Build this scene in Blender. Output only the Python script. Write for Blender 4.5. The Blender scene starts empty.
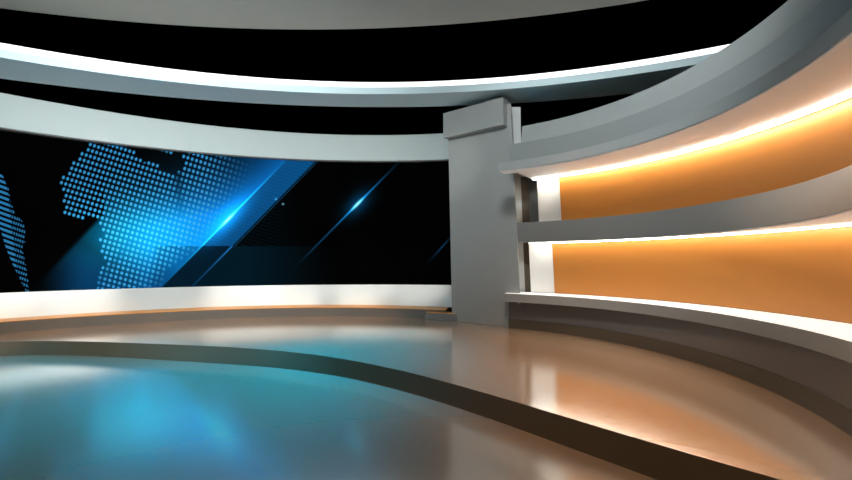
import bpy, math
import numpy as np
from mathutils import Vector

scn = bpy.context.scene
COL = scn.collection

# ------------------------------------------------------------------ materials
def lin(c):
    return tuple(((v/255)/12.92 if v/255 <= .04045 else ((v/255+.055)/1.055)**2.4) for v in c)

def paint(name, rgb, rough=.4, metal=0., ior=1.5, coat=0., var=.03, scale=3.0, tint=None):
    m = bpy.data.materials.new(name); m.use_nodes = True
    nt = m.node_tree; b = nt.nodes['Principled BSDF']
    tc = nt.nodes.new('ShaderNodeTexCoord'); no = nt.nodes.new('ShaderNodeTexNoise')
    no.inputs['Scale'].default_value = scale; no.inputs['Detail'].default_value = 3
    nt.links.new(tc.outputs['Object'], no.inputs['Vector'])
    mx = nt.nodes.new('ShaderNodeMix'); mx.data_type = 'RGBA'
    l = lin(rgb)
    mx.inputs[6].default_value = (*[v*(1-var) for v in l], 1)
    mx.inputs[7].default_value = (*[min(1, v*(1+var)) for v in l], 1)
    nt.links.new(no.outputs['Fac'], mx.inputs[0])
    nt.links.new(mx.outputs[2], b.inputs['Base Color'])
    b.inputs['Roughness'].default_value = rough
    b.inputs['Metallic'].default_value = metal
    b.inputs['IOR'].default_value = ior
    b.inputs['Coat Weight'].default_value = coat
    if tint: b.inputs['Specular Tint'].default_value = (*tint, 1)
    return m

def glow(name, rgb, strength):
    m = bpy.data.materials.new(name); m.use_nodes = True
    nt = m.node_tree; b = nt.nodes['Principled BSDF']
    b.inputs['Base Color'].default_value = (.7, .7, .7, 1)
    b.inputs['Emission Color'].default_value = (*rgb, 1)
    b.inputs['Emission Strength'].default_value = strength
    return m

def floor_mat(name, rgb, rough, gloss):
    """polished floor: a pale tan body under a strong clear reflective coat"""
    m = bpy.data.materials.new(name); m.use_nodes = True
    nt = m.node_tree; b = nt.nodes['Principled BSDF']; out = nt.nodes['Material Output']
    b.inputs['Base Color'].default_value = (*lin(rgb), 1)
    b.inputs['Roughness'].default_value = rough
    tc = nt.nodes.new('ShaderNodeTexCoord'); no = nt.nodes.new('ShaderNodeTexNoise')
    no.inputs['Scale'].default_value = 1.2
    nt.links.new(tc.outputs['Object'], no.inputs['Vector'])
    mr = nt.nodes.new('ShaderNodeMapRange')
    mr.inputs['To Min'].default_value = rough*.95; mr.inputs['To Max'].default_value = rough*1.05
    nt.links.new(no.outputs['Fac'], mr.inputs['Value'])
    g = nt.nodes.new('ShaderNodeBsdfGlossy')
    g.inputs['Color'].default_value = (.95, .93, .9, 1)
    nt.links.new(mr.outputs[0], g.inputs['Roughness'])
    nt.links.new(mr.outputs[0], b.inputs['Roughness'])
    mix = nt.nodes.new('ShaderNodeMixShader'); mix.inputs[0].default_value = gloss
    nt.links.new(b.outputs[0], mix.inputs[1]); nt.links.new(g.outputs[0], mix.inputs[2])
    nt.links.new(mix.outputs[0], out.inputs['Surface'])
    return m

M = {}
M['floor'] = floor_mat('polished_tan_floor', (188, 160, 134), .15, .45)
M['riser'] = paint('dark_brown_riser', (112, 94, 70), .45)
M['grey'] = paint('satin_grey_paint', (150, 152, 150), .35)
M['pillar'] = paint('pillar_grey_paint', (156, 156, 152), .3)
M['dgrey'] = paint('mid_grey_paint', (112, 112, 110), .4)
M['base'] = paint('warm_dark_grey_paint', (106, 100, 95), .35)
M['toe'] = paint('dark_brown_kick', (80, 70, 56), .5)
M['white'] = paint('white_satin_paint', (226, 228, 225), .35)
M['header'] = paint('pale_grey_paint', (205, 212, 208), .4)
M['ring'] = paint('pale_ring_paint', (210, 228, 232), .45)
M['ceiling'] = paint('grey_ceiling_paint', (170, 165, 155), .6)
M['orange'] = paint('orange_satin_panel', (188, 120, 48), .42)
M['tread'] = paint('orange_reflection_tread', (236, 158, 44), .35)  # orange reflected light painted into the tread's base colour
M['cream'] = paint('cream_paint', (244, 243, 239), .45)
M['brown'] = paint('shaded_taupe_paint', (120, 106, 88), .5)  # shade on the post's side put into this colour
M['led'] = glow('white_led_strip', (1, .96, .86), 34)
M['led_soft'] = glow('white_led_strip_soft', (1, .96, .86), 21)
M['ringled'] = glow('white_ring_light', (1, .99, .97), 1.3)
M['counter_top'] = glow('frosted_white_light_top', (1, .98, .95), .5)
M['black'] = paint('black_bezel', (12, 12, 13), .5)
M['rim'] = paint('dark_grey_rim', (90, 88, 84), .5)

# ------------------------------------------------------------------ helpers
def link(name, verts, faces, mat, parent=None, smooth=False):
    me = bpy.data.meshes.new(name); me.from_pydata([tuple(map(float, v)) for v in verts], [], faces)
    me.materials.append(mat)
    if smooth:
        me.polygons.foreach_set('use_smooth', [True]*len(me.polygons))
    me.update()
    o = bpy.data.objects.new(name, me); COL.objects.link(o)
    if parent: o.parent = parent
    return o

def tag(o, label=None, cat=None, group=None, kind=None):
    if label: o['label'] = label
    if cat: o['category'] = cat
    if group: o['group'] = group
    if kind: o['kind'] = kind
    return o

def empty(name, loc, label, cat, group=None):
    o = bpy.data.objects.new(name, None); COL.objects.link(o)
    o.location = loc; o.empty_display_size = .2
    bpy.context.view_layer.update()
    return tag(o, label, cat, group)

def tab(vals, a0, step=5):
    """radius table (metres) against angle (degrees), smooth cubic lookup"""
    v = np.array(vals, float)
    def f(a):
        t = (a-a0)/step; t = min(max(t, 0), len(v)-1.0001)
        i = int(t); u = t-i
        p0 = v[max(i-1, 0)]; p1 = v[i]; p2 = v[i+1]; p3 = v[min(i+2, len(v)-1)]
        return float(p1+.5*u*(p2-p0+u*(2*p0-5*p1+4*p2-p3+u*(3*(p1-p2)+p3-p0))))
    return f

def sweep(name, C, prof, a0, a1, mat, parent=None, step=.5, closed=True, loc=(0, 0, 0)):
    """profile [(radius function or number, z), ...] carried round centre C; each side has its own
    vertices so it shades smooth along the curve and crisp across its edges"""
    n = max(2, int(round(abs(a1-a0)/step)))
    A = [a0+(a1-a0)*i/n for i in range(n+1)]
    def P(p, a, ext=0):
        r = p[0](a) if callable(p[0]) else p[0]
        return (C[0]+r*math.cos(math.radians(a))-loc[0], C[1]+r*math.sin(math.radians(a))-loc[1], p[1]-loc[2])
    V = []; F = []
    k = len(prof); sides = [(prof[i], prof[(i+1) % k]) for i in range(k if closed else k-1)]
    for p, q in sides:
        b = len(V)
        for a in A: V += [P(p, a), P(q, a)]
        for i in range(n): F.append((b+2*i, b+2*i+1, b+2*i+3, b+2*i+2))
    if closed and k > 2:
        for a, flip in ((a0, False), (a1, True)):
            b = len(V); V += [P(p, a) for p in prof]
            f = list(range(b, b+k)); F.append(f[::-1] if flip else f)
    # orient outwards: area sign of profile
    o = link(name, V, F, mat, parent, smooth=True)
    rs = [(p[0]((a0+a1)/2) if callable(p[0]) else p[0], p[1]) for p in prof]
    ar = sum(rs[i][0]*rs[(i+1) % k][1]-rs[(i+1) % k][0]*rs[i][1] for i in range(k))
    if closed and (ar > 0) == (a1 > a0): o.data.flip_normals()
    return o

def prism(name, pts, z0, z1, mat, parent=None, top=None, bevel=0., loc=(0, 0, 0)):
    """vertical prism; top = a different outline at z1 (same count)"""
    top = top or pts; n = len(pts)
    V = [(x-loc[0], y-loc[1], z0-loc[2]) for x, y in pts]+[(x-loc[0], y-loc[1], z1-loc[2]) for x, y in top]
    ar = sum(pts[i][0]*pts[(i+1) % n][1]-pts[(i+1) % n][0]*pts[i][1] for i in range(n))
    F = [tuple(range(n))[::-1], tuple(range(n, 2*n))]+[(i, (i+1) % n, n+(i+1) % n, n+i) for i in range(n)]
    if ar < 0: F = [f[::-1] for f in F]
    o = link(name, V, F, mat, parent)
    if bevel:
        m = o.modifiers.new('bevel', 'BEVEL'); m.width = bevel; m.segments = 3; m.limit_method = 'ANGLE'
    return o

# ------------------------------------------------------------------ measured plan (metres)
CL = (-1.6, 0.0)          # centre of the video wall's curve
CR = (-.1, 5.4)           # centre of the orange wall's curve
rT = tab([12.576,12.559,12.531,12.502,12.483,12.474,12.475,12.484,12.504,12.533,12.572,12.62,12.678,12.739,12.779,12.801,12.815,12.822,12.827,12.83,12.831,12.832,12.832], 70)
rF = tab([12.377,12.373,12.365,12.353,12.344,12.339,12.339,12.343,12.351,12.364,12.381,12.402,12.428,12.455,12.472,12.481,12.487,12.49,12.491,12.492,12.493,12.493,12.493], 70)
rE = tab([12.479,12.478,12.478,12.477,12.477,12.48,12.484,12.491,12.499,12.509,12.521,12.535,12.551,12.567,12.577,12.583,12.586,12.588,12.589,12.589,12.59,12.59,12.59], 70)
rG = tab([12.764,12.773,12.788,12.804,12.814,12.818,12.817,12.81,12.798,12.78,12.757,12.728,12.694,12.66,12.639,12.627,12.62,12.616,12.613,12.612,12.611,12.611,12.61], 70)
rH0 = tab([11.724,11.78,11.879,12.039,12.184,12.303,12.394,12.459,12.497,12.508,12.492,12.449,12.378,12.301,12.256,12.231,12.217,12.209,12.205,12.203,12.201,12.2,12.2], 70)
rH = tab([11.046,11.099,11.194,11.34,11.47,11.578,11.664,11.727,11.768,11.787,11.783,11.757,11.708,11.654,11.623,11.606,11.596,11.591,11.588,11.586,11.585,11.585,11.585], 70)
rI = tab([11.447,11.497,11.588,11.752,11.929,12.073,12.186,12.266,12.314,12.33,12.314,12.265,12.185,12.096,12.046,12.019,12.004,11.996,11.992,11.989,11.988,11.987,11.987], 70)
rR = tab([4.563]*7+[4.564]*5+[4.565,4.565,4.566,4.568,4.571,4.574,4.577,4.579,4.581,4.582,4.582,4.583,4.582,4.581,4.579,4.577,4.574,4.571,4.567,4.564,4.562,4.561,4.56], -90)
rQ = tab([4.43,4.429,4.427,4.426,4.423,4.419,4.414,4.407,4.396,4.38,4.358,4.327,4.281,4.228,4.178,4.129,4.083,4.039,3.997,3.957,3.92,3.884,3.851,3.82,3.791,3.765,3.74,3.718,3.698,3.682,3.672,3.664,3.659,3.655,3.652], -90)
rPt = tab([5.306]*6+[5.305,5.305,5.305,5.304,5.303,5.301,5.298,5.292,5.284,5.269,5.246,5.211,5.176,5.142,5.11,5.08,5.052,5.025,5.0,4.977,4.955,4.935,4.917,4.903,4.895,4.889,4.886,4.884,4.883], -90)
rNb = tab([5.345]*7+[5.344,5.344,5.344,5.343,5.342,5.34,5.337,5.332,5.324,5.312,5.291,5.268,5.248,5.231,5.217,5.205,5.197,5.192,5.189,5.189,5.193,5.199,5.207,5.213,5.217,5.219,5.22,5.221], -90)
rNf = tab([4.461]*5+[4.46,4.46,4.46,4.459,4.458,4.457,4.455,4.453,4.45,4.445,4.441,4.439,4.439,4.44,4.444,4.45,4.458,4.467,4.479,4.493,4.508,4.526,4.546,4.568,4.591,4.617,4.645,4.668,4.686,4.698], -90)
rNl = tab([4.384]*4+[4.383,4.383,4.383,4.382,4.382,4.381,4.379,4.378,4.375,4.371,4.367,4.363,4.36,4.359,4.359,4.361,4.364,4.368,4.374,4.381,4.39,4.4,4.411,4.424,4.438,4.453,4.47,4.488,4.504,4.515,4.523], -90)
rL = tab([4.284,4.284,4.285,4.285,4.285,4.286,4.286,4.287,4.289,4.291,4.293,4.297,4.302,4.309,4.318,4.33,4.343,4.359,4.376,4.396,4.418,4.442,4.468,4.496,4.526,4.558,4.592,4.628,4.666,4.707,4.749,4.793,4.83,4.856,4.875], -90)
rO = tab([4.366,4.366,4.367,4.368,4.369,4.371,4.374,4.377,4.382,4.39,4.4,4.415,4.436,4.466,4.509,4.559,4.605,4.648,4.687,4.723,4.755,4.784,4.809,4.83,4.848,4.862,4.873,4.88,4.884,4.884,4.88,4.874,4.87,4.867,4.865], -90)
rOb = tab([4.127,4.127,4.128,4.13,4.132,4.135,4.139,4.145,4.153,4.164,4.18,4.201,4.232,4.274,4.332,4.393,4.454,4.515,4.575,4.636,4.697,4.758,4.81,4.83,4.848,4.862,4.873,4.88,4.884,4.884,4.88,4.874,4.87,4.867,4.865], -90)
def rBack(a):   # depth of the lowest tier: shallow at its free end beside the pillar
    t = min(max((a-56.6)/1.2, 0), 1); return 5.37*(1-t)+(rQ(a)+.3)*t
rU = lambda a: .7*rR(a)+.3*rQ(a)
def back_r(z, off=0.):
    t = (z-.83)/(3.55-.83)
    return lambda a: rNb(a)*(1-t)+rPt(a)*t+off

# ------------------------------------------------------------------ floor and stage
def disc(name, r, z, mat, C=(0, 0), n=128):
    V = [(C[0]+r*math.cos(2*math.pi*i/n), C[1]+r*math.sin(2*math.pi*i/n), z) for i in range(n)]
    return link(name, V, [tuple(range(n))], mat)
fl = prism('floor', [(18*math.cos(2*math.pi*i/96), 3+18*math.sin(2*math.pi*i/96)) for i in range(96)], -.35, -.25, M['floor'])
tag(fl, kind='structure')

J = [(-20,-3.2),(-18.5,-.2),(-16.5,2.6),(-14,5),(-12,6.4),(-10.2,7.4),(-9.3,7.78),(-8.5,8.01),(-8,8.09),(-7.5,8.107),(-7,8.077),(-6.5,8.022),(-6,7.953),(-5.5,7.877),(-5,7.796),(-4.5,7.708),(-4,7.61),(-3.5,7.495),(-3,7.356),(-2.5,7.185),(-2,6.974),(-1.5,6.716),(-1,6.407),(-.5,6.043),(0,5.627),(.5,5.162),(1,4.659),(1.5,4.134),(2,3.609),(2.5,3.112),(3,2.65),(3.5,2.25),(4.2,1.8)]
K = [(-19.8,-3.3),(-18.3,-.3),(-16.3,2.45),(-13.9,4.85),(-11.9,6.2),(-10.1,7.16),(-9.3,7.5),(-8.5,7.77),(-8,7.93),(-7.5,7.98),(-7,7.96),(-6.5,7.9),(-6,7.81),(-5.5,7.71),(-5,7.6),(-4.5,7.498),(-4,7.389),(-3.5,7.275),(-3,7.148),(-2.5,6.997),(-2,6.81),(-1.5,6.576),(-1,6.287),(-.5,5.936),(0,5.523),(.5,5.051),(1,4.534),(1.5,3.989),(2,3.447),(2.5,2.946),(3,2.5),(3.5,2.1),(4.2,1.65)]
def dense(pts, m=6):
    p = np.array(pts, float); out = []
    for i in range(len(p)-1):
        p0 = p[max(i-1, 0)]; p1 = p[i]; p2 = p[i+1]; p3 = p[min(i+2, len(p)-1)]
        for k in range(m):
            u = k/m
            out.append(p1+.5*u*(p2-p0+u*(2*p0-5*p1+4*p2-p3+u*(3*(p1-p2)+p3-p0))))
    out.append(p[-1]); return np.array(out)
def stage():
    root = empty('stage_platform', (0, 8, -.25), 'raised glossy tan stage platform with a curved dark brown edge', 'stage')
    j = dense(J); k = dense(K); n = len(j); L = root.location
    far = [(6.5, 1.8), (6.5, 12.5), (2, 15), (-4, 15), (-10, 13), (-16, 9), (-20.5, 2)]
    V = [(x-L.x, y-L.y, 0-L.z) for x, y in j]+[(x-L.x, y-L.y, 0-L.z) for x, y in far]
    V += [(x-L.x, y-L.y, -.05-L.z) for x, y in j]+[(x-L.x, y-L.y, -.05-L.z) for x, y in far]
    m = n+len(far)
    F = [tuple(range(m)), tuple(range(m, 2*m))[::-1]]+[(i, m+i, m+(i+1) % m, (i+1) % m) for i in range(m) if i >= n-1]
    F += [(i, m+i, m+i+1, i+1) for i in range(n-1)]
    o = link('deck', V, F, M['floor'], root)
    V = []; F = []
    for i in range(n):
        d = Vector((j[min(i+1, n-1)]-j[max(i-1, 0)])).normalized(); nr = Vector((-d.y, d.x))*.15
        # front face reaches the deck's front edge just under the top surface
        V += [(j[i][0]-L.x-nr.x*.02, j[i][1]-L.y-nr.y*.02, -.001-L.z), (k[i][0]-L.x, k[i][1]-L.y, -.25-L.z),
              (k[i][0]+2*nr.x-L.x, k[i][1]+2*nr.y-L.y, -.25-L.z)]
    for i in range(n-1):
        a, b = 3*i, 3*i+3
        F += [(a, a+1, b+1, b)]
    link('riser', V, F, M['riser'], root, smooth=True)
stage()

# ------------------------------------------------------------------ video wall
def srgb2lin(a):
    a = np.clip(a, 0, 1); return np.where(a <= .04045, a/12.92, ((a+.055)/1.055)**2.4)
def inpoly(x, y, poly):
    r = np.zeros(x.shape, bool); n = len(poly)
    for i in range(n):
        x1, y1 = poly[i]; x2, y2 = poly[(i+1) % n]
        if y1 == y2: continue
        c = ((y1 > y) != (y2 > y)) & (x < (x2-x1)*(y-y1)/(y2-y1)+x1)
        r ^= c
    return r
def sstep(a, b, x):
    t = np.clip((x-a)/(b-a), 0, 1); return t*t*(3-2*t)
def broadcast_picture(x, y):
    """the news graphic shown on the display, in the units of its own 852 wide picture plane"""
    Z = np.zeros(x.shape+(3,))
    def add(rgb, w): Z[...] += np.array(rgb)/255*w[..., None]
    def over(rgb, w): Z[...] = Z*(1-w[..., None])+np.array(rgb)/255*w[..., None]
    # first bright diagonal: 
    dx, dy = -.699, .7155
    s1 = (x-228)*dx+(y-219.5)*dy               # along, 0 at the flare
    n1 = (x-228)*.7155+(y-219.5)*.699         # across, + on the right
    left = sstep(.4, -.6, n1)
    below = sstep(245.5, 246.8, y)
    # blue glow on the left of the diagonal
    g1 = np.exp(-(np.maximum(-n1,0)/34)**1.25)*left*(.80+.20*np.exp(-((s1)/70)**2))
    g2 = np.exp(-(((x-140)/62)**2+((y-236)/34)**2))*left
    g3 = np.exp(-(((x-195)/60)**2+((y-225)/40)**2))*left
    wedge = sstep(-3, 3, (x-98)*.7+(y-220)*.66)       # right of the dim edge running down to the left
    g = np.clip(.80*g1+.66*g2+.40*g3, 0, 1)*np.where(x < 104, wedge, 1)
    lowblue = wedge*left*sstep(205, 262, y)*sstep(30, 90, x)*.42
    g = np.maximum(g, lowblue)
    add((12, 128, 226), np.clip(g, 0, 1)*1.05)
    add((0, 40, 20), np.clip(g2*1.2, 0, 1)*np.where(x < 104, wedge, 1))
    Z[...] *= (1-.30*below*sstep(150, 165, x+(y-246)*.2)*left)[..., None]
    # the strip between the two diagonals
    n2 = (x-277.5)*.7155+(y-200)*.699
    band = sstep(-.6, .4, n1)*sstep(.5, -.5, n2)
    over((9, 76, 130), band*(1-below)*.95)
    over((2, 27, 44), band*below*.97)
    glowb = np.exp(-(n1/9)**2)*np.exp(-(s1/34)**2)*band
    add((10, 90, 160), glowb*.3)
    # floor-like dark teal wash at the lower right
    wash = sstep(.4, 1.4, n2)*below*sstep(345, 235, x)
    add((0, 24, 36), wash)
    stripes = .5+.5*np.sin((y-.28*x)*1.75)
    add((0, 26, 40), sstep(.5, 1.5, n2)*(1-below)*sstep(310, 262, x)*sstep(175, 215, y)*stripes*.45)
    add((0, 28, 44), band*(1-below)*stripes*.3)
    # dotted rule beside the second diagonal, solid below
    s2 = (x-277.5)*(-.699)+(y-200)*.7155
    add((40, 110, 160), np.exp(-((n2-1.6)/.55)**2)*(1-below)*(np.sin(s2*3.0) > .1)*.8)
    add((30, 110, 180), np.exp(-((n2+.2)/.9)**2)*below*sstep(196, 246, x)*.75)
    add((30, 110, 180), np.exp(-((n2+.2)/.9)**2)*below*.35)
    # dots of the world map
    u = x-130; v = y-210
    q1 = .2052*u+.062*v-.00017*u*v-.000125*v*v
    q2 = -.0535*u+.1765*v+.00008*v*v
    f1 = q1-np.round(q1+.17)+.17; f2 = q2-np.round(q2+.1)+.1
    c1 = np.round(q1+.17)-.17; c2 = np.round(q2+.1)-.1
    # centre of the dot's cell back in picture units, so a dot is whole or absent
    det = .2052*.1765+.062*.0535
    cx = x-(.1765*f1-.062*f2)/det; cy = y-(.0535*f1+.2052*f2)/det
    land = [(93,120),(92,142),(82,151),(79,157),(72,159),(67,172),(59,180),(62,190),(62,204),(65,214),(75,217),(86,219),(96,219),(101,228),(104,232),(99,239),(101,250),(105,262),(98,279),(97,298),(162,298),(163,272),(175,263),(189,254),(203,248),(222,228),(262,190),(262,120)]
    sea = [(130,120),(131,146),(138,156),(147,164),(147,159),(158,160),(158,166),(168,170),(177,173),(182,168),(183,158),(178,153.5),(168,153),(160,152),(150,147),(150,120)]
    inland = inpoly(cx, cy, land) & ~inpoly(cx, cy, sea)
    rr = np.sqrt((f1*1.02)**2+(f2)**2)
    d = sstep(.40, .24, rr)*inland
    fade = sstep(262, 200, x)*sstep(2, -22, n1)*.85+.15*sstep(240, 200, x)
    crease = 1-.6*np.exp(-((x-179-(y-190)*.06)/3.2)**2)*(y > 172)*(y < 218)
    crease *= 1-.35*np.exp(-((x-(124+(250-y)*.8))/3.5)**2)*(y > 240)
    base = np.array((58, 158, 222))/255
    dotc = base*(.90+.35*g2[..., None])+np.array((0, .16, .12))*g2[..., None]
    w = d*fade*crease
    Z[...] = Z*(1-w[..., None])+np.maximum(dotc, Z)*w[..., None]
    add((0, 0, 0), w)
    # the other continent at the far left edge of the globe
    edge = [(-60,120),(3,176),(6,184),(9,190),(10,200),(13,208),(16,215),(22,221),(25,228),(25.5,241),(22,248),(25,262),(27,272),(29,291),(29,296),(24,288),(16,271),(10,258),(5,245),(1,230),(-30,200),(-60,180)]
    e = inpoly(x, y, edge)
    rows = sstep(.35, .62, .5+.5*np.sin((y-.36*x)*1.19))
    cols = np.where(x > 10+(y-215)*.12, sstep(.15, .6, .5+.5*np.sin(x*2.5+y*.5)), 1)
    add((48, 138, 196), e*rows*cols*.85)
    # flares
    add((30, 190, 250), np.exp(-(n1/.75)**2)*np.exp(-(s1/58)**2)*.9)
    add((150, 240, 255), np.exp(-(n1/1.4)**2)*np.exp(-(s1/9)**2))
    add((10, 110, 170), np.exp(-((n1+1)/9)**2)*np.exp(-(s1/26)**2)*.7)
    n3 = (x-357.5)*.711+(y-204)*.703; s3 = (x-357.5)*(-.703)+(y-204)*.711
    add((20, 110, 175), np.exp(-(n3/(.9))**2)*np.exp(-(np.abs(s3)/42)**2)*1.1)
    add((150, 220, 240), np.exp(-(n3/1.5)**2)*np.exp(-(s3/7)**2))
    add((4, 60, 100), np.exp(-((n3/9)**2+(s3/17)**2))*.9)
    add((20, 70, 105), np.exp(-(n3/.8)**2)*np.exp(-(np.abs(s3-58)/20)**2)*.5)
    n4 = (x-442)*.747+(y-247)*.664; s4 = (x-442)*(-.664)+(y-247)*.747
    add((18, 70, 110), np.exp(-(n4/.8)**2)*np.exp(-(s4/14)**2)*.8)
    for px, py, k in ((276, 199, .5), (283, 204, .9)):
        add((140, 210, 235), np.exp(-(((x-px)/1.2)**2+((y-py)/1.0)**2))*k)
    return Z

def video_wall():
    root = empty('video_display', (-1.6, 12.5, .85), 'giant curved black display showing a glowing blue dotted world map', 'display')
    L = root.location
    A = np.linspace(74, 150, 1560); T = np.linspace(0, 1, 300)
    rb = np.array([rG(a) for a in A]); rt = np.array([rT(a) for a in A])
    R = rb[:, None]*(1-T)+rt[:, None]*T
    zz = .85+(4.74-.85)*T[None, :]+0*R
    X = CL[0]+R*np.cos(np.radians(A))[:, None]; Y = CL[1]+R*np.sin(np.radians(A))[:, None]
    # flat picture carried onto the curve of the display
    t = math.atan(21/400); yc = Y*math.cos(t)+(zz-1.6)*math.sin(t); zc = -Y*math.sin(t)+(zz-1.6)*math.cos(t)
    U = 426+400*X/yc; W = 240-400*zc/yc
    rgb = srgb2lin(broadcast_picture(U, W))
    n, m = R.shape
    V = np.stack([X-L.x, Y-L.y, zz-L.z], -1).reshape(-1, 3)
    I = np.arange(n*m).reshape(n, m)
    Q = np.stack([I[:-1, :-1], I[:-1, 1:], I[1:, 1:], I[1:, :-1]], -1).reshape(-1, 4)
    me = bpy.data.meshes.new('screen')
    me.vertices.add(len(V)); me.vertices.foreach_set('co', V.astype(np.float32).ravel())
    me.loops.add(Q.size); me.loops.foreach_set('vertex_index', Q.astype(np.int32).ravel())
    me.polygons.add(len(Q)); me.polygons.foreach_set('loop_start', np.arange(0, Q.size, 4, dtype=np.int32))
    me.update(calc_edges=True); me.validate()
    me.polygons.foreach_set('use_smooth', np.ones(len(me.polygons), bool))
    ca = me.color_attributes.new('picture', 'FLOAT_COLOR', 'POINT')
    ca.data.foreach_set('color', np.concatenate([rgb.reshape(-1, 3), np.ones((n*m, 1))], 1).astype(np.float32).ravel())
    mt = bpy.data.materials.new('display_picture'); mt.use_nodes = True
    nt = mt.node_tree; b = nt.nodes['Principled BSDF']
    at = nt.nodes.new('ShaderNodeAttribute'); at.attribute_name = 'picture'
    b.inputs['Base Color'].default_value = (.001, .001, .001, 1); b.inputs['Roughness'].default_value = .9
    b.inputs['Specular IOR Level'].default_value = 0
    nt.links.new(at.outputs['Color'], b.inputs['Emission Color']); b.inputs['Emission Strength'].default_value = 1.0
    me.materials.append(mt)
    s = bpy.data.objects.new('screen', me); COL.objects.link(s); s.parent = root
    off = lambda f, d: (lambda a: f(a)+d)
    sweep('housing', CL, [(off(rG, .02), .86), (off(rG, .2), .86), (off(rT, .2), 4.69), (off(rT, .02), 4.69)], 74, 150, M['black'], root, loc=L)
video_wall()

# white fascia over the display
fa = empty('header_fascia', (-1.6, 12.4, 4.7), 'pale grey curved header band above the video wall', 'fascia')
sweep('band', CL, [(rF, 4.73), (rE, 5.58), (12.85, 5.58), (12.85, 4.73)], 74, 160, M['header'], fa, loc=fa.location)
sweep('lower_rim', CL, [(lambda a: rF(a)+.03, 4.70), (lambda a: rF(a)+.03, 4.735), (lambda a: rT(a)+.02, 4.735), (lambda a: rT(a)+.02, 4.70)], 74, 150, M['rim'], fa, loc=fa.location)

# white sloping wall and kerb; tread colour holds a painted orange reflection
pw = empty('display_plinth', (-1.6, 12.2, 0), 'low white curved plinth wall running below the video wall', 'plinth')
sweep('white_wall', CL, [(lambda a: rH0(a), .27), (rG, .85), (lambda a: rG(a)+.3, .85), (lambda a: rG(a)+.3, .27)], 74, 160, M['white'], pw, loc=pw.location)
sweep('orange_reflection_tread', CL, [(rH, .262), (rH, .275), (lambda a: rH0(a)+.1, .275), (lambda a: rH0(a)+.1, .262)], 79., 160, M['tread'], pw, loc=pw.location)
sweep('kerb', CL, [(lambda a: min(rI(a), rH(a)+.12), 0), (lambda a: rH(a)+.002, .262), (lambda a: rG(a)+.2, .262), (lambda a: rG(a)+.2, 0)], 79., 160, M['dgrey'], pw, loc=pw.location)

# ------------------------------------------------------------------ overhead ring and ceiling
RC = (-1.2, -6.9)
rg = empty('overhead_ring', (-1.2, 9.9, 5.8), 'large suspended curved ring with a glowing white upper edge', 'ceiling ring')
def rD(a, c=(-1.12, -12.16), r=22.88):
    dx, dy = RC[0]-c[0], RC[1]-c[1]; ux, uy = math.cos(math.radians(a)), math.sin(math.radians(a))
    b = dx*ux+dy*uy; return -b+math.sqrt(b*b-dx*dx-dy*dy+r*r)
sweep('ring_body', RC, [(16.77, 5.8), (16.77, 5.975), (rD, 6.1), (rD, 5.8)], 25, 160, M['ring'], rg, step=.5, loc=rg.location)
sweep('light_edge', RC, [(16.78, 5.975), (16.85, 6.14), (17.0, 6.14), (17.0, 5.975)], 25, 160, M['ringled'], rg, step=.5, loc=rg.location)
ce = sweep('ceiling', (-2.78, -17.39), [(.0, 7.1), (26.63, 7.1), (26.63, 7.4), (0., 7.4)], 40, 140, M['ceiling'], None, step=1.)
tag(ce, kind='structure')

# ------------------------------------------------------------------ pillar
S1 = (.694, 10.78); S2 = (2.255, 9.592)
u = Vector((.7956, -.6058)); nb = Vector((.6058, .7956))       # along the face, away from the room
pil = empty('pillar', (1.4, 10.4, 0), 'grey square pillar with a block capital beside the video wall', 'pillar')
Lp = pil.location
def off(p, a, b): return (p[0]+u.x*a+nb.x*b, p[1]+u.y*a+nb.y*b)
prism('shaft', [S1, (2.27, 9.58), (2.33, 9.95), off(S1, .4, .45)], 0, 5.5, M['pillar'], pil,
      top=[(.60, 10.852), (2.10, 9.71), (2.2, 10.05), off(S1, .4, .45)], bevel=.01, loc=Lp)
B1 = (.462, 10.706); B2 = (1.895, 9.61)
prism('capital', [B1, B2, (2.135, 9.93), off(B1, .3, .75)], 4.93, 5.62, M['pillar'], pil, bevel=.015, loc=Lp)
prism('base_plate', [(-.055, 11.054), (.845, 10.62), (.95, 10.9), (.2, 11.4)], 0, .19, M['dgrey'], pil, bevel=.01, loc=Lp,
      top=[(-.014, 11.075), (.80, 10.68), (.93, 10.95), (.22, 11.38)])
prism('base_tread', [(-.01, 11.08), (.78, 10.70), (.92, 10.95), (.25, 11.36)], .19, .20, M['tread'], pil, loc=Lp)

prism('ring_bracket', [(1.5, 10.25), (1.9, 9.95), (2.0, 10.1), (1.6, 10.4)], 5.6, 5.8, M['rim'], pil, loc=Lp)
ps = empty('support_post', (2.45, 10.25, 0), 'slim pale upright post between the pillar and orange wall', 'post')
Ls = ps.location
prism('post', [(2.40, 10.2), (2.535, 10.2), (2.56, 10.32), (2.44, 10.32)], 0, 3.9, M['white'], ps,
      top=[(2.285, 10.2), (2.434, 10.2), (2.46, 10.32), (2.32, 10.32)], bevel=.006, loc=Ls)
prism('post_head', [(2.262, 10.2), (2.465, 10.2), (2.49, 10.32), (2.30, 10.32)], 3.9, 5.6, M['white'], ps,
      top=[(2.209, 10.2), (2.456, 10.2), (2.48, 10.32), (2.25, 10.32)], bevel=.006, loc=Ls)
prism('shaded_post_side', [(2.54, 10.24), (2.73, 10.24), (2.73, 10.34), (2.54, 10.34)], 0, 3.9, M['brown'], ps,  # the post's shaded side, its shade painted as taupe
      top=[(2.436, 10.24), (2.635, 10.24), (2.635, 10.34), (2.47, 10.34)], loc=Ls)

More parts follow.
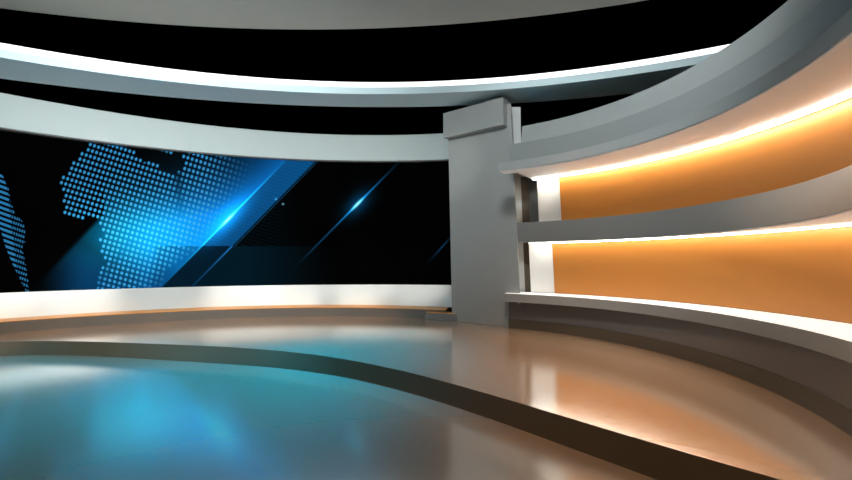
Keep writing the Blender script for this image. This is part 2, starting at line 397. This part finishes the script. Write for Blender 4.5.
# ------------------------------------------------------------------ orange wall on the right
bw = empty('wall_right', (4.6, 7.4, .84), None, None); bw['kind'] = 'structure'
A0 = -42
sweep('lining', CR, [(back_r(.84, .06), .84), (back_r(2.06, .06), 2.06), (back_r(2.06, .18), 2.06), (back_r(.84, .18), .84)], A0, 59.3, M['cream'], bw, loc=bw.location)
sweep('lining', CR, [(back_r(2.06, .06), 2.06), (back_r(3.55, .06), 3.74), (back_r(3.55, .18), 3.74), (back_r(2.06, .18), 2.06)], A0, 56.2, M['cream'], bw, loc=bw.location)
prism('end_panel', [(2.70, 10.42), (3.1, 10.32), (3.1, 10.42), (2.70, 10.52)], 2.0, 4.0, M['grey'], bw, loc=bw.location)

def panel(label, z0, z1, a1, a2, led):
    t = empty('backlit_panel', (4.6, 7.4, z0), label, 'wall panel')
    sweep('panel_face', CR, [(back_r(z0), z0), (back_r(z1), z1), (back_r(z1, .05), z1), (back_r(z0, .05), z0)], A0, a1, M['orange'], t, loc=t.location)
    s = sweep('light_strip', CR, [(back_r(z1, -.15), z1-.024), (back_r(z1, -.10), z1-.024), (back_r(z1, -.10), z1-.014), (back_r(z1, -.15), z1-.014)], A0, a2, led, t, loc=t.location)
    s['label'] = 'thin white LED strip'
panel('lower glowing orange curved panel between counter and shelf', .84, 2.04, 52.7, 58.5, M['led_soft'])
panel('upper glowing orange curved panel between shelf and canopy', 2.53, 3.545, 49.8, 56.6, M['led'])

cn = empty('low_counter', (4.2, 7, 0), 'long curved grey counter with a glowing white top', 'counter')
Lc = cn.location
sweep('countertop', CR, [(rNf, .81), (rNf, .83), (back_r(.83, .05), .83), (back_r(.83, .05), .81)], A0, 64.8, M['counter_top'], cn, loc=Lc)
sweep('counter_edge', CR, [(rNl, .65), (lambda a: rNf(a)-.004, .826), (lambda a: rNf(a)+.3, .81), (lambda a: rNl(a)+.3, .65)], A0, 64.8, M['dgrey'], cn, loc=Lc)
sweep('counter_front', CR, [(lambda a: rL(a)+.03, .2), (lambda a: rL(a)+.06, .65), (lambda a: rL(a)+.1, .65), (lambda a: rL(a)+.1, .2)], A0, 64.2, M['base'], cn, loc=Lc)
sweep('kick_board', CR, [(rL, 0), (rL, .22), (lambda a: rL(a)+.08, .22), (lambda a: rL(a)+.08, 0)], A0, 64.2, M['toe'], cn, loc=Lc)

sh = empty('curved_shelf', (4.4, 7, 2.06), 'grey curved shelf band running between the two orange panels', 'shelf')
sweep('shelf_body', CR, [(rOb, 2.055), (rO, 2.53), (back_r(2.53, 0), 2.53), (back_r(2.055, 0), 2.055)], A0, 63.5, M['dgrey'], sh, loc=sh.location)
sweep('shelf_underside', CR, [(lambda a: rOb(a)+.015, 2.04), (lambda a: rOb(a)+.015, 2.055), (back_r(2.06, 0), 2.055), (back_r(2.06, 0), 2.04)], A0, 58, M['cream'], sh, loc=sh.location)

cp = empty('stepped_canopy', (4.2, 7, 3.55), 'wide stepped grey curved canopy sweeping over the orange wall', 'canopy')
Lk = cp.location
sweep('canopy_tier', CR, [(lambda a: rR(a)-.11, 4.31), (rR, 4.78), (5.4, 4.78), (5.4, 4.31)], A0, 58.7, M['grey'], cp, loc=Lk)
sweep('canopy_tier', CR, [(lambda a: rU(a)+.14, 3.75), (rU, 4.31), (5.4, 4.31), (5.4, 3.75)], A0, 61.9, M['grey'], cp, loc=Lk)
sweep('canopy_tier', CR, [(rQ, 3.565), (rQ, 3.75), (rBack, 3.75), (rBack, 3.565)], A0, 62.8, M['grey'], cp, loc=Lk)
sweep('soffit', CR, [(lambda a: rQ(a)+.015, 3.55), (lambda a: rQ(a)+.015, 3.565), (rBack, 3.565), (rBack, 3.55)], A0, 62.3, M['cream'], cp, loc=Lk)

# ------------------------------------------------------------------ lights
def spot(name, loc, tgt, power, rgb, size=60, blend=1., rad=.15):
    l = bpy.data.lights.new(name, 'SPOT'); l.energy = power; l.color = rgb
    l.spot_size = math.radians(size); l.spot_blend = blend; l.shadow_soft_size = rad
    o = bpy.data.objects.new(name, l); COL.objects.link(o); o.location = loc
    o.rotation_euler = (Vector(tgt)-Vector(loc)).to_track_quat('-Z', 'Y').to_euler()
    return o
def area(name, loc, tgt, power, rgb, sx, sy, spread=180):
    l = bpy.data.lights.new(name, 'AREA'); l.energy = power; l.color = rgb; l.shape = 'RECTANGLE'
    l.size = sx; l.size_y = sy; l.spread = math.radians(spread)
    o = bpy.data.objects.new(name, l); COL.objects.link(o); o.location = loc
    o.rotation_euler = (Vector(tgt)-Vector(loc)).to_track_quat('-Z', 'Y').to_euler()
    return o
def ringp(a, r, z, C=CL): return (C[0]+r*math.cos(math.radians(a)), C[1]+r*math.sin(math.radians(a)), z)

TEAL = (.0, .50, 1.0)
# added teal spots stand in for the display's reflection on the floor
for a, t, p in ((114, (-7.8, 6.2), 2900), (105, (-5.4, 6.1), 2900), (97, (-3.2, 6.0), 2900), (92, (-1.6, 6.4), 2300), (91, (-1.1, 7.6), 2000)):
    spot('teal_reflection_fill', ringp(a, 16.5, 5.7, RC), (*t, 0), p, TEAL, 46, 1.)
# narrow white washes onto the plinth wall
for a, p in ((134, 1300), (126, 1300), (108, 1200), (101, 1100), (92, 1400), (84, 1100)):
    spot('plinth_wash', ringp(a, 8.8, 6.9), ringp(a, 12.75, .72), p, (1, .95, .88), 20, 1., .05)
# added warm spots stand in for the orange wall's glow on the stage
spot('warm_glow_fill', (1.4, 6.4, 6.6), (2.0, 7.0, 0), 700, (1, .55, .25), 60, 1.)
spot('warm_glow_fill', (1.8, 3.8, 6.4), (2.6, 4.4, 0), 330, (1, .56, .26), 60, 1.)
spot('pillar_fill', (-2.5, 3, 6.6), (.75, 10.7, 4.2), 700, (.95, 1, 1), 14, 1.)  # added spot that brightens the pillar's upper left
# added warm spots imitate the tread's orange reflection beside the plinth
for a, p in ((132, 1000), (122, 1000), (112, 1000), (102, 1000), (92, 900)):
    spot('warm_kerb_fill', ringp(a, 8.6, 6.7), ringp(a, 11.3, 0), p, (1, .58, .28), 26, 1.)
# added soft cool fill spots, towards the header and onto the canopy
spot('cool_soft_fill', (-5, 1.0, 6.2), (-5.5, 10, 5.3), 3900, (.88, .98, 1.0), 95, 1., .7)
spot('cool_soft_fill', (.6, 4.2, 6.9), (3.8, 7.8, 5.0), 1500, (.9, .98, 1.0), 95, 1., .6)

w = bpy.data.worlds.new('dark_studio'); scn.world = w; w.use_nodes = True
w.node_tree.nodes['Background'].inputs[0].default_value = (0, 0, 0, 1)

# ------------------------------------------------------------------ camera
cam = bpy.data.cameras.new('camera'); co = bpy.data.objects.new('camera', cam); COL.objects.link(co)
cam.sensor_width = 36; cam.lens = 400/852*36
co.location = (0, 0, 1.6); co.rotation_euler = (math.radians(90)+math.atan(21/400), 0, 0)
cam.clip_end = 200
scn.camera = co
scn.view_settings.view_transform = 'Standard'; scn.view_settings.look = 'None'
scn.view_settings.exposure = 0; scn.view_settings.gamma = 1
